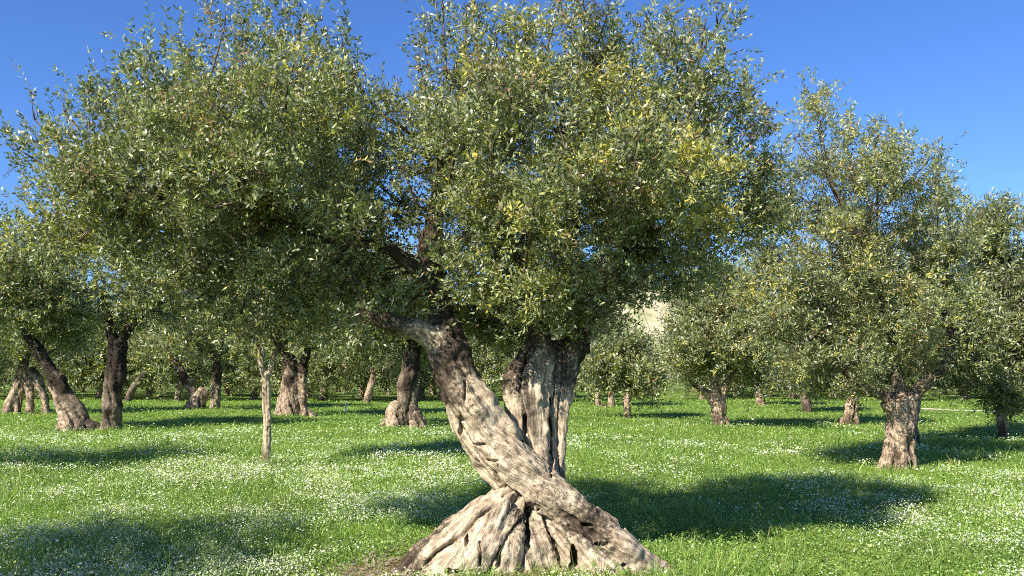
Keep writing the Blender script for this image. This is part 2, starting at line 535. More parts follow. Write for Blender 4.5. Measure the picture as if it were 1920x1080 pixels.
def build_tree(name, label, Y, base_px, trunk, limbs, blobs, n_leaf, leaf, wid, voxel=0.03, group=None, bark=None, limb_bark=None,
               yellow=0.1, brown=0.02, seed=0.0, twigs=0.25, n_sub=3, r_big=0.035, per=16, amp=1.0, dents=(), twist=1.2, skip_heads=(), slim=0.78, foot=(), foot_bark=None, cat='olive tree', smooth_it=2):
    rng = np.random.default_rng(int(seed * 100) + 5)
    bx = (base_px[0] - 960) / F * Y; by = Y
    loc = np.array([bx, by, float(gz(bx, by))])
    root = empty(name, loc, label, cat, group)
    if Y > 18 and group is None: n_leaf = int(n_leaf * 1.4)
    if name != 'old_olive_tree':
        trunk = [[(p[0], p[1], p[2] * slim, *p[3:]) for p in s] for s in trunk]
        limbs = [[(p[0], p[1], p[2] * slim, *p[3:]) for p in s] for s in limbs]
    tc = [px_strand(s, Y) for s in trunk]
    # every strand that starts at the foot is carried into the ground
    me = bark_mesh('trunk', to_local(tc, loc), voxel, amp, [(np.array(c) - loc, r, d) for c, r, d in dents], twist, smooth_it)
    link('trunk', me, bark or BARK_FAR, root)
    heads = [c[-1, :3] for c in tc] + [c[len(c) // 2, :3] for c in tc if c[-1, 2] > 1.2]
    heads = [h for h in heads if h[2] > 0.9]
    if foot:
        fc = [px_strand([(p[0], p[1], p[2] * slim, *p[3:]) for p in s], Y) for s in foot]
        link('root_foot', bark_mesh('root_foot', to_local(fc, loc), voxel, amp, (), twist, smooth_it), foot_bark or BARK_FAR, root)  # foot in paler bark, below a trunk painted dark for shade
    for li, s in enumerate(limbs):
        c = px_strand(s, Y)
        me = bark_mesh('limb', to_local([c], loc), max(voxel * 0.7, 0.008), amp * 0.9, (), twist, 2)
        link('limb', me, limb_bark or bark or BARK_FAR, root)
        if li not in skip_heads: heads += [c[-1, :3], c[int(len(c) * 0.65), :3], c[int(len(c) * 0.35), :3]]
    if not heads: heads = [tc[0][-1, :3]]
    lb = [(np.asarray(b[0]) - loc, b[1], b[2]) for b in blobs]
    cr, (p, d, L) = foliage('crown', lb, n_leaf, leaf, wid, root, yellow, brown, per=per, seed=seed)
    curves = branch_curves(lb, np.array(heads) - loc, n_sub, r_big, rng)
    link('boughs', tubes_mesh('boughs', curves, 6, 0.15), TWIG, root)
    if twigs > 0:
        sel = rng.random(len(p)) < twigs
        link('twig_spray', tubes_mesh('twig_spray', twig_curves(p[sel], d[sel], L[sel], leaf * 0.045), 3), TWIG, cr)
    return root


# ================================================================== THE OLD OLIVE IN FRONT
YM = 6.95
trunk_main = [
    # the stem that leans to the left and runs across the front down to the right-hand root
    [(826, 610, 28, .05), (846, 672, 36, .02), (874, 742, 38, 0), (920, 815, 40, -.03), (980, 880, 42, -.10), (1042, 936, 42, -.16), (1106, 992, 41, -.2), (1172, 1046, 42, -.2), (1240, 1098, 38, -.18), (1290, 1140, 30, -.15)],
    # its rough left flank
    [(828, 660, 25, .12), (848, 740, 20, .12), (880, 815, 25, .08), (930, 872, 30, .02), (968, 925, 32, -.02), (955, 985, 38, -.14), (940, 1050, 42, -.26), (925, 1130, 44, -.36)],
    # the upright stem behind: three flutes
    [(1000, 640, 11, .32), (980, 685, 22, .30), (968, 735, 24, .25), (978, 800, 22, .2), (996, 860, 22, .12), (1010, 925, 34, .02), (1020, 1000, 44, 0), (1030, 1120, 44, 0)],
    [(1018, 608, 12, .34), (1016, 650, 20, .30), (1006, 705, 33, .25), (1004, 770, 28, .20), (1008, 840, 21, .14), (1020, 910, 32, .06), (1045, 990, 44, 0), (1075, 1120, 50, .05)],
    [(1080, 640, 27, .38), (1066, 700, 22, .34), (1057, 760, 14, .27), (1051, 830, 11, .24), (1046, 895, 13, .2), (1048, 950, 24, .15), (1085, 1010, 36, .12), (1140, 1110, 36, .15)],
    [(1048, 640, 18, .40), (1038, 710, 24, .34), (1034, 780, 22, .30), (1034, 850, 19, .25), (1036, 920, 24, .2), (1040, 1000, 30, .2)],
    # root flare
    [(968, 922, 28, -.05), (932, 962, 38, -.12), (872, 1015, 44, -.15), (808, 1062, 42, -.15), (735, 1112, 34, -.12), (700, 1140, 26, -.1)],
    [(960, 950, 36, -.12), (910, 1020, 46, -.25), (850, 1085, 50, -.35), (800, 1150, 46, -.4)],
    [(988, 930, 36, -.03), (999, 1000, 42, -.10), (1008, 1075, 46, -.20), (1012, 1160, 46, -.26)],
    [(1040, 950, 40, -.08), (1085, 1020, 42, -.22), (1122, 1090, 50, -.32), (1155, 1160, 48, -.38)],
    [(948, 925, 20, .15), (905, 955, 22, .25), (858, 985, 20, .32), (815, 1015, 18, .4), (770, 1050, 16, .5)],
    [(1010, 930, 44, .2), (1015, 1010, 60, .3), (1020, 1120, 70, .4)],
    [(1060, 940, 30, .2), (1100, 985, 30, .35), (1150, 1040, 26, .5)],
    # knuckles on the right-hand root
    [(1110, 965, 20, -.12), (1140, 985, 22, -.14), (1150, 1010, 18, -.16)],
    [(1190, 1045, 22, -.15), (1222, 1066, 20, -.15), (1250, 1090, 18, -.15)],
]
limbs_main = [
    # broken, sunlit limb going left
    [(842, 660, 30, .06), (800, 628, 23, -.02), (752, 610, 17, -.12), (708, 600, 13, -.2), (668, 584, 5, -.26)],
    # upright dark limb and the thin one that bends away to the left
    [(830, 640, 28, .15), (828, 580, 23, .25), (818, 520, 21, .3), (808, 470, 24, .32), (815, 400, 15, .35), (830, 310, 11, .4)],
    [(812, 540, 20, .28), (775, 500, 14, .25), (735, 472, 12, .2), (690, 458, 10, .12), (640, 462, 8, .05), (560, 430, 7, 0), (450, 380, 6, 0), (320, 340, 5, 0)],
    [(1078, 660, 32, .4), (1085, 610, 26, .48), (1078, 540, 22, .52), (1066, 460, 18, .55), (1075, 370, 13, .5), (1060, 260, 9, .5)],
    [(1090, 610, 20, .48), (1130, 540, 15, .45), (1180, 460, 12, .4), (1225, 370, 9, .3)],
    [(1018, 665, 22, .3), (1000, 600, 14, .35), (975, 520, 11, .4), (950, 420, 8, .45)],
]
crown_left = [
    (125, 310, 70, 80, -.3), (200, 260, 105, 105, .2), (320, 225, 110, 105, -.4), (430, 160, 100, 110, .3), (540, 140, 100, 105, -.2),
    (600, 200, 65, 80, .4), (300, 330, 150, 115, .1), (440, 310, 140, 125, -.5), (570, 310, 110, 120, .1), (640, 330, 70, 120, .5),
    (140, 400, 110, 90, -.2), (270, 430, 130, 80, .3), (420, 430, 140, 90, -.1), (560, 430, 110, 90, .2), (640, 470, 70, 70, -.2), (70, 430, 60, 60, .2), (720, 215, 40, 45, -.1), (705, 420, 36, 36, -.2), (762, 330, 24, 50, -.1), (670, 240, 40, 60, .3),
    (420, 55, 24, 48, 0), (455, 45, 18, 42, .2), (565, 50, 22, 46, -.2), (605, 60, 22, 50, .1), (645, 100, 18, 50, .2), (350, 110, 22, 40, 0), (255, 125, 26, 34, .1), (285, 130, 22, 44, -.1),
    (165, 175, 22, 38, .1), (65, 225, 28, 42, .1), (35, 280, 22, 40, -.1), (500, 75, 22, 40, .3), (120, 210, 20, 40, .3), (210, 170, 24, 36, 0),
]
crown_right = [
    (855, 115, 58, 85, .2), (930, 110, 80, 85, -.2), (1080, 90, 80, 75, .1), (900, 220, 120, 110, .3), (1040, 210, 120, 110, -.4), (1190, 150, 110, 90, .4), (1310, 140, 75, 80, -.1),
    (1170, 260, 120, 110, -.3), (1290, 250, 110, 110, .2), (1370, 290, 65, 90, .1), (860, 330, 100, 100, -.2), (980, 340, 120, 105, .5), (1100, 370, 120, 100, -.6), (1240, 370, 120, 100, -.3), (1355, 400, 80, 100, .3),
    (880, 440, 90, 90, .1), (1000, 460, 110, 90, -.3), (1140, 480, 110, 80, .4), (1260, 470, 90, 80, .3), (900, 540, 75, 65, .3), (1000, 560, 85, 65, .5), (1090, 560, 70, 60, -.2), (1180, 540, 60, 60, -.4), (950, 610, 60, 45, .6), (1320, 470, 70, 70, -.2),
    (800, 210, 46, 70, .4), (780, 420, 40, 50, .5), (690, 530, 70, 55, .7), (750, 560, 60, 50, .9),
    (830, 20, 24, 50, .1), (875, 10, 28, 55, 0), (900, 40, 20, 50, .2), (965, 35, 16, 36, .1), (985, 60, 14, 40, .2), (1050, 5, 26, 50, .1), (1095, 15, 28, 46, -.1), (1135, 40, 24, 50, .1), (1200, 50, 20, 30, .2), (1265, 70, 24, 46, 0),
    (1345, 50, 22, 48, .1), (1360, 90, 20, 44, -.1), (1405, 190, 22, 44, .1), (1420, 260, 20, 50, 0), (785, 110, 18, 36, .1), (715, 175, 18, 26, .3), (1320, 60, 20, 36, .2),
]
# the crown is as deep as it is wide: more clumps behind the ones seen from the front
crown_back = [(x * 0.9 + 96, y * 0.92 + 40, rx * 0.9, ry * 0.85, 1.2 + 0.25 * math.sin(i), 0.6) for i, (x, y, rx, ry, *_) in enumerate(crown_left + crown_right) if rx > 85 and not 620 < x < 830]
crown_front = [(540, 160, 80, 90, -1.25), (610, 230, 70, 90, -1.1), (430, 230, 90, 90, -1.2), (330, 290, 90, 90, -1.1), (500, 330, 80, 80, -1.3), (870, 280, 80, 90, -1.2), (960, 190, 80, 80, -1.1),
               (1060, 280, 80, 80, -1.3), (1180, 300, 80, 80, -1.2), (1290, 330, 70, 80, -1.0), (230, 330, 80, 80, -1.0), (1000, 400, 70, 60, -1.2), (640, 400, 60, 60, -1.0), (400, 390, 80, 60, -1.2), (150, 350, 60, 60, -.8)]
crown_low = [(300, 490, 90, 60, -.5), (400, 515, 90, 55, -.4), (500, 525, 80, 55, -.6), (590, 515, 60, 50, -.4), (225, 475, 70, 50, -.3), (350, 575, 70, 38, -.2), (450, 590, 80, 38, -.3), (550, 590, 60, 36, -.2), (130, 465, 60, 50, 0), (640, 560, 44, 40, -.2), (715, 565, 36, 24, -.35),
             (690, 608, 44, 26, -.45), (740, 600, 40, 22, -.3), (880, 520, 50, 50, -.7), (870, 440, 60, 60, -.6), (960, 585, 60, 40, -.5), (1085, 610, 44, 36, -.3), (1040, 590, 50, 36, .3), (930, 610, 70, 40, .9), (880, 590, 36, 40, .6), (960, 640, 40, 30, 1.0), (765, 560, 36, 34, -.3), (920, 545, 50, 36, -.7), (1020, 560, 60, 36, -.8), (1105, 565, 55, 40, -.6), (1175, 550, 50, 34, -.4), (1280, 520, 60, 50, -.3), (690, 520, 60, 45, .5), (740, 575, 60, 40, .9), (650, 570, 50, 45, .9), (720, 440, 50, 45, .7), (930, 600, 60, 40, .8), (1000, 620, 60, 36, .9), (890, 560, 50, 50, .7), (1110, 590, 50, 45, .5),  (690, 330, 40, 60, .6), (745, 260, 40, 50, .7), (740, 400, 30, 40, .8), (700, 280, 30, 40, .2), (1430, 330, 30, 60, .2), (1420, 420, 40, 60, .3), (860, 500, 50, 50, -.5), (980, 540, 60, 40, -.6), (1060, 500, 60, 50, -.9)]
for lst in (crown_left, crown_right):
    for q_, b_ in enumerate(lst):
        lst[q_] = (*b_, (0.45 + 0.55 * min(1, max(0, (b_[1] - 40) / 280))) * min(1, 0.5 + b_[0] / 600) * (0.8 if b_[0] < 640 else 1))
blobs_main = px_blobs(crown_front + crown_low, YM + 0.25, 0.9) + px_blobs(crown_left + crown_right, YM + 0.25, 1.15) + px_blobs(crown_back, YM + 0.35, 1.0)
dents_main = [
    (W(1076, 1050, 6.55), (0.036, 0.5, 0.095), 0.30), (W(900, 1040, 6.5), (0.012, 0.5, 0.09), 0.08), (W(1165, 1065, 6.5), (0.06, 0.5, 0.012), 0.08), (W(862, 800, 6.9), (0.02, 0.5, 0.10), 0.07), (W(990, 1005, 6.55), (0.022, 0.5, 0.15), 0.22), (W(876, 1010, 6.6), (0.018, 0.5, 0.06), 0.12),
    (W(925, 862, 6.8), (0.05, 0.5, 0.016), 0.06), (W(1034, 850, 6.95), (0.016, 0.5, 0.17), 0.12), (W(985, 800, 6.9), (0.018, 0.5, 0.12), 0.2),
    (W(1033, 790, 7.0), (0.014, 0.5, 0.2), 0.16), (W(1000, 955, 6.7), (0.05, 0.5, 0.07), 0.16), (W(1100, 985, 6.6), (0.07, 0.5, 0.02), 0.10),
    (W(900, 832, 6.85), (0.05, 0.5, 0.014), 0.05), (W(872, 735, 6.85), (0.010, 0.5, 0.10), 0.08), (W(1130, 1020, 6.6), (0.05, 0.5, 0.018), 0.08),
    (W(850, 1070, 6.5), (0.05, 0.5, 0.02), 0.10), (W(935, 1045, 6.5), (0.016, 0.5, 0.07), 0.10),
]
build_tree('old_olive_tree', 'huge gnarled old olive tree in the foreground, pale twisted trunk split above spreading roots', YM, (1000, 1085),
           trunk_main, limbs_main, blobs_main, 345000, 0.047, 0.0166, 0.0095, bark=BARK, limb_bark=BARK, yellow=0.23, brown=0.035, seed=1.0,
           twigs=0.3, n_sub=3, r_big=0.018, dents=dents_main, twist=0.9, skip_heads=(0,))

# ================================================================== TREES ROUND IT
def R(s): return np.random.default_rng(s)

# P: the tree on the right
crown_p = [(1535, 245, 42, 60, .2), (1600, 320, 85, 70, -.3), (1520, 380, 75, 75, .4), (1640, 400, 100, 85, .1), (1720, 390, 48, 70, -.2), (1560, 480, 105, 85, -.4), (1680, 500, 100, 80, .5), (1480, 500, 70, 80, 0),
           (1540, 580, 110, 75, .2), (1660, 590, 100, 70, -.5), (1750, 560, 60, 80, .2), (1470, 620, 70, 75, -.3), (1560, 670, 105, 60, -.1), (1650, 680, 80, 45, .6), (1740, 650, 55, 50, -.2), (1500, 710, 60, 35, .4), (1590, 715, 60, 26, 0), (1612, 722, 50, 20, .3), (1700, 700, 36, 24, .5), (1555, 735, 50, 16, .1), (1660, 695, 40, 22, .3), (1440, 560, 55, 70, .3), (1455, 340, 40, 60, .4), (1440, 430, 50, 70, .3), (1420, 500, 45, 60, .6), (1420, 620, 45, 50, .5),
           (1532, 195, 24, 40, .2), (1490, 260, 22, 26, 0), (1640, 260, 26, 30, .1), (1665, 290, 20, 34, 0), (1735, 310, 24, 36, .1), (1760, 350, 18, 40, 0), (1755, 450, 45, 70, .2), (1770, 380, 26, 40, .1), (1780, 520, 40, 60, .3), (1430, 380, 36, 50, .1), (1410, 560, 45, 50, .4), (1585, 250, 26, 30, .3)]
blobs_p = px_blobs(crown_p, 14.6, 1.2) + px_blobs([(x * 0.8 + 320, y * 0.9 + 60, rx, ry, 1.9) for x, y, rx, ry, *_ in crown_p if rx > 80], 14.6, 1.0)
build_tree('olive_tree', 'olive tree at the right with a sunlit speckled trunk and a dark limb bending right', 14.6, (1680, 884),
           [[(1676, 905, 44), (1680, 875, 37), (1684, 835, 31), (1688, 795, 28), (1684, 768, 28), (1672, 748, 28)],
            [(1645, 900, 20, -.1), (1662, 870, 20, -.08), (1674, 830, 18, -.05)], [(1710, 900, 18), (1702, 860, 18), (1698, 800, 16), (1704, 760, 15), (1712, 738, 13)]],
           [[(1680, 756, 20), (1658, 742, 13), (1630, 732, 9), (1590, 700, 7), (1550, 640, 6)], [(1700, 752, 17), (1735, 718, 15), (1768, 682, 14), (1782, 640, 11), (1765, 560, 7)],
            [(1690, 752, 16), (1680, 690, 11), (1660, 600, 9), (1620, 480, 7)]],
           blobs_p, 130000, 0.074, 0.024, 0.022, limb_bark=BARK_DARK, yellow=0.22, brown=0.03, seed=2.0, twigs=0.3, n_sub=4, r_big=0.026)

# young tree on the left
build_tree('young_olive_tree', 'young olive tree with a slim straight pale trunk forking in two above the flowers', 15.3, (500, 872),
           [[(500, 884, 11), (500, 860, 9.5), (501, 800, 9), (500, 740, 8.5), (499, 702, 8.5)], [(500, 715, 7), (491, 690, 6.5), (487, 665, 6), (480, 642, 5.5)], [(500, 712, 7), (508, 690, 6), (514, 668, 5.5), (521, 650, 5)]],
           [], auto_blobs(330, 690, 380, 650, 15.3, 15, R(3)), 60000, 0.095, 0.030, 0.014, bark=BARK_YOUNG, yellow=0.12, brown=0.02, seed=3.0, n_sub=4, r_big=0.022, amp=0.9, twist=0.2, slim=0.85)

# A
build_tree('olive_tree', 'split olive tree at the left, two dark stems rising in a V from one foot', 25.6, (175, 806),
           [[(156, 818, 25), (152, 795, 23), (136, 760, 20), (114, 725, 17), (88, 685, 15), (60, 640, 12), (30, 590, 8)],
            [(206, 818, 24), (208, 790, 21), (212, 740, 21), (217, 690, 23), (221, 640, 19)], [(184, 815, 16), (172, 800, 16), (156, 790, 14)]],
           [[(220, 650, 14), (245, 612, 9), (270, 585, 8), (298, 560, 6)], [(216, 650, 15), (204, 600, 10), (190, 540, 8)]],
           auto_blobs(-90, 175, 420, 640, 25.6, 10, R(4)) + auto_blobs(180, 350, 480, 630, 25.6, 6, R(5)) + px_blobs([(120, 600, 90, 45), (260, 590, 70, 40), (60, 560, 80, 60)], 26), 34000, 0.14, 0.046, 0.035, bark=BARK_DARK, limb_bark=BARK_DARK, foot=[[(132, 818, 24, -.12), (130, 790, 22, -.12), (120, 760, 18, -.1), (106, 735, 13, -.05), (92, 715, 8)], [(112, 816, 14, -.1), (120, 790, 14, -.12)]], yellow=0.06, seed=4.0)  # shade on the stems painted by dark bark, sunlit base by the pale foot
# B
build_tree('olive_tree', 'olive tree at the left edge with a hollow trunk standing on several legs', 36, (50, 776),
           [[(12, 786, 16), (18, 765, 14), (30, 735, 12), (42, 700, 12), (48, 660, 10)], [(55, 784, 10), (56, 750, 9), (52, 710, 11)], [(88, 782, 11), (84, 750, 9), (72, 715, 11), (58, 690, 12)], [(32, 784, 8), (36, 750, 8), (44, 710, 9)]],
           [[(48, 670, 9), (70, 640, 6), (95, 600, 5)]], auto_blobs(-110, 150, 500, 690, 36, 11, R(6)), 20000, 0.19, 0.06, 0.05, seed=5.0, yellow=0.06)
# E
build_tree('olive_tree', 'olive tree with a low pale stump foot and two dark limbs parting to either side', 41, (378, 766),
           [[(366, 776, 24), (370, 755, 20), (378, 740, 15), (384, 728, 10)], [(400, 776, 12), (404, 745, 11), (406, 715, 11), (408, 680, 9)], [(345, 776, 10), (358, 756, 10)]],
           [[(372, 748, 11), (352, 718, 11), (334, 690, 10), (312, 662, 8)]], auto_blobs(275, 480, 500, 695, 41, 11, R(7)), 17000, 0.2, 0.065, 0.05, limb_bark=BARK_DARK, seed=6.0, yellow=0.07)
# F
build_tree('olive_tree', 'olive tree with a massive tapering trunk, pink in the sun, behind the slim young one', 34, (545, 780),
           [[(540, 792, 28), (543, 765, 24), (545, 735, 19), (545, 700, 18), (540, 665, 15)], [(518, 788, 12), (528, 760, 12), (534, 720, 10)], [(572, 788, 13), (568, 755, 11), (566, 715, 12), (568, 680, 11)], [(590, 786, 8), (578, 770, 8)]],
           [[(545, 680, 11), (525, 650, 8), (505, 610, 6)], [(566, 690, 11), (580, 650, 8), (600, 610, 6)]], auto_blobs(450, 680, 460, 700, 34, 13, R(8)), 22000, 0.175, 0.058, 0.045, limb_bark=BARK_DARK, seed=7.0, yellow=0.08)
# H
build_tree('olive_tree', 'dark olive tree on a broad stump foot just left of the big foreground trunk', 26.5, (758, 806),
           [[(756, 812, 24, .05), (757, 785, 22, .05), (760, 755, 20), (765, 715, 20), (772, 670, 19), (780, 640, 15)], [(776, 812, 18, .05), (774, 785, 17), (770, 745, 15), (772, 700, 14)]],
           [[(774, 660, 13), (752, 620, 9), (730, 580, 7)], [(778, 650, 13), (800, 600, 9), (815, 550, 7)]], auto_blobs(620, 880, 470, 690, 27, 13, R(9)), 32000, 0.145, 0.048, 0.035, bark=BARK_DARK, limb_bark=BARK_DARK, foot=[[(742, 818, 28, -.15), (740, 795, 26, -.15), (742, 768, 20, -.12), (748, 755, 12, -.05)], [(782, 818, 24, -.1), (782, 795, 20, -.1), (778, 772, 14, -.05)], [(716, 816, 14, -.1), (728, 796, 16, -.12), (740, 780, 14, -.1)]], seed=8.0, yellow=0.05, brown=0.06)  # upper trunk coloured dark for the crown's shade, stump left pale
# L
build_tree('olive_tree', 'olive tree with a short stout cream trunk in the middle right, its crown hanging low', 26, (1348, 803),
           [[(1350, 814, 23), (1349, 795, 18), (1348, 775, 16), (1346, 752, 17)], [(1372, 812, 10), (1360, 798, 11), (1354, 780, 10)]],
           [[(1344, 758, 13), (1325, 738, 9), (1300, 720, 7)], [(1350, 756, 13), (1360, 725, 9), (1385, 690, 7)], [(1346, 756, 12), (1338, 700, 9), (1325, 620, 7)]],
           auto_blobs(1225, 1470, 500, 740, 26, 13, R(10)), 34000, 0.14, 0.046, 0.032, seed=9.0, yellow=0.1)
# O
build_tree('olive_tree', 'olive tree with a wide pale forked foot between the two right-hand trunks', 28, (1594, 796),
           [[(1586, 806, 14), (1590, 785, 12), (1596, 760, 11), (1600, 735, 9)], [(1606, 806, 9), (1603, 780, 8), (1602, 750, 8)], [(1574, 804, 8), (1582, 785, 8)]],
           [], auto_blobs(1490, 1690, 540, 745, 28, 10, R(11)), 22000, 0.15, 0.05, 0.035, seed=10.0, yellow=0.09)
# Q
build_tree('olive_tree', 'olive tree with a thin grey trunk showing close behind the right-hand speckled trunk', 20.2, (1716, 832),
           [[(1716, 845, 14), (1715, 820, 11), (1713, 785, 11), (1717, 755, 12), (1722, 728, 10)]],
           [[(1720, 740, 9), (1740, 700, 7), (1760, 650, 6)]], auto_blobs(1650, 1850, 520, 730, 20.5, 12, R(12)), 34000, 0.115, 0.038, 0.03, seed=11.0, yellow=0.06)
# R
build_tree('olive_tree', 'dark olive tree at the right edge with leafy suckers hiding its short trunk', 21.9, (1882, 823),
           [[(1884, 834, 16), (1882, 810, 13), (1880, 785, 12), (1884, 750, 12), (1888, 700, 10)]],
           [[(1886, 720, 9), (1860, 660, 7), (1840, 590, 6)], [(1888, 710, 9), (1910, 640, 7), (1925, 560, 6)]],
           auto_blobs(1765, 2010, 440, 745, 22.5, 15, R(13)) + px_blobs([(1880, 765, 26, 26), (1860, 740, 50, 26), (1900, 745, 40, 24), (1790, 450, 26, 50, .5), (1850, 440, 30, 50, .3), (1885, 430, 24, 50), (1780, 700, 40, 40)], 21.9), 62000, 0.125, 0.036, 0.03, limb_bark=BARK_DARK, seed=12.0, yellow=0.03)
# K
build_tree('olive_tree', 'small olive tree with a straight stubby post like trunk, right of the foreground trunk', 32.8, (1176, 783),
           [[(1177, 792, 11), (1176, 775, 9), (1176, 755, 9), (1177, 735, 8)]], [], auto_blobs(1105, 1245, 630, 752, 33, 8, R(14)), 13000, 0.17, 0.056, 0.04, seed=13.0, yellow=0.12, amp=0.6)
# I
build_tree('olive_tree', 'pale olive tree with twin upright stems far off beside the foreground trunk', 45, (1134, 762),
           [[(1119, 772, 9), (1121, 750, 6.5), (1122, 720, 6)], [(1146, 770, 10), (1146, 745, 8), (1150, 718, 7)], [(1119, 768, 7), (1134, 762, 6), (1148, 766, 7)]], [],
           auto_blobs(1060, 1210, 610, 730, 45.5, 8, R(15)), 12000, 0.21, 0.07, 0.05, seed=14.0, yellow=0.05, amp=0.6)
# G
build_tree('olive_tree', 'far olive tree with a leaning cream trunk left of the dark stump footed one', 51, (690, 756),
           [[(685, 766, 12), (690, 745, 9), (697, 720, 8), (701, 698, 6)]], [], auto_blobs(610, 770, 590, 712, 52, 8, R(16)), 11000, 0.24, 0.078, 0.06, seed=15.0, yellow=0.06, amp=0.6)
# C
build_tree('olive_tree', 'far olive tree with a dark trunk leaning right, right of the V shaped split tree', 54, (242, 750),
           [[(238, 760, 10), (246, 735, 8), (262, 712, 8), (285, 690, 7), (305, 670, 6)]], [], auto_blobs(215, 370, 570, 700, 55, 8, R(17)), 11000, 0.25, 0.08, 0.06, bark=BARK_DARK, seed=16.0, yellow=0.05, amp=0.6)
# D
build_tree('olive_tree', 'far olive tree with a narrow cream trunk framed between the two stems at the left', 58, (185, 747),
           [[(184, 756, 9), (187, 735, 7), (190, 712, 6)]], [], auto_blobs(110, 250, 590, 715, 58, 8, R(18)), 10000, 0.26, 0.085, 0.06, seed=17.0, yellow=0.05, amp=0.6)
# M
build_tree('olive_tree', 'far olive tree with a cone shaped cream trunk right of the stout cream one', 46, (1428, 762),
           [[(1430, 772, 15), (1426, 752, 11), (1421, 735, 7), (1420, 715, 6)]], [], auto_blobs(1375, 1500, 600, 735, 47, 8, R(19)), 11000, 0.22, 0.07, 0.05, seed=18.0, yellow=0.08, amp=0.6)
# N
build_tree('olive_tree', 'olive tree with a brown trunk half hidden by low hanging leaves at the middle right', 37, (1512, 775),
           [[(1514, 784, 15), (1512, 760, 11), (1508, 735, 9)]], [], auto_blobs(1440, 1575, 570, 752, 38, 9, R(20)), 14000, 0.19, 0.062, 0.045, bark=BARK_DARK, seed=19.0, yellow=0.07, amp=0.7)
# S
build_tree('olive_tree', 'far olive tree whose reddish trunk shows at the right edge of the grove', 44, (1908, 764),
           [[(1906, 772, 9), (1908, 750, 8), (1910, 725, 7)]], [], auto_blobs(1840, 1990, 590, 742, 45, 8, R(21)), 11000, 0.22, 0.07, 0.05, seed=20.0, yellow=0.06, amp=0.6)

# two trees out of the picture on the left, whose shade falls into it
def offstage(x, y, label, seed):
    px = 960 + x / y * F
    g = HZ + EYE / y * F
    s = F / y
    build_tree('olive_tree', label, y, (px, g), [[(px, g + .1*s, .3*s), (px, g - 0.6*s, .22*s), (px + .1*s, g - 1.4*s, .2*s), (px - .1*s, g - 1.9*s, .14*s)]], [],
               auto_blobs(px - 2.3*s, px + 2.3*s, g - 5.0*s, g - 1.9*s, y, 12, R(seed)), 14000, 0.11, 0.042, 0.05, seed=float(seed), twigs=0.0, yellow=0.1)
offstage(-11.2, 12.9, 'olive tree standing outside the picture on the left beside the flower meadow', 31)
offstage(-6.9, 3.6, 'olive tree standing near the camera just outside the picture on the left', 32)

# ------------------------------------------------------------------ far rows: copies of three trees
def proto(seed, h, hw):
    rng = R(seed)
    Y = 60.0; s = F / Y
    g = HZ + EYE / Y * F
    lean = rng.normal() * 0.25
    root = build_tree('far_olive_tree', 'small olive tree far back in the rows closing the grove', Y, (960, g),
                      [[(960, g + .15*s, .42*s), (960, g - .5*s, .28*s), (960 + lean*.5*s, g - 1.1*s, .24*s), (960 + lean*s, g - 1.7*s, .18*s)], [(960 - .3*s, g + .1*s, .2*s), (960 - .1*s, g - .6*s, .18*s)]],
                      [], auto_blobs(960 - hw*s, 960 + hw*s, g - h*s, g - 0.45*s, Y, 12, rng), 11000, 0.27, 0.09, 0.07, group='far olive trees in the back rows', seed=float(seed), twigs=0.0, yellow=0.06, n_sub=2)
    return root


def copy_tree(o, parent=None):
    c = o.copy(); COL.objects.link(c)
    if parent is not None: c.parent = parent
    for ch in list(o.children): copy_tree(ch, c)
    return c


protos = [proto(41, 5.4, 2.7), proto(42, 4.7, 2.5), proto(43, 5.0, 3.0)]
spots = []
rr = random.Random(5)
for row, (Y, stepx) in enumerate(((56, 5.0), (64, 5.0), (72, 5.2), (82, 5.6), (95, 6.0))):
    half = 0.64 * Y + 4
    x = -half + rr.random() * 4
    while x < half:
        px = 960 + x / Y * F
        if not (1095 < px < 1275 and Y < 90):
            spots.append((x + rr.uniform(-.7, .7), Y + rr.uniform(-2.5, 2.5)))
        x += stepx * rr.uniform(.8, 1.25)
for i, (x, y) in enumerate(spots):
    o = protos[i] if i < 3 else copy_tree(protos[i % 3])
    o.location = (x, y, 0.0)
    o.rotation_euler = (0, 0, rr.random() * 6.28)
    s = rr.uniform(.85, 1.15) * (0.8 if 1080 < 960 + x / y * F < 1290 else 1)
    o.scale = (s, s, s * rr.uniform(.9, 1.1))

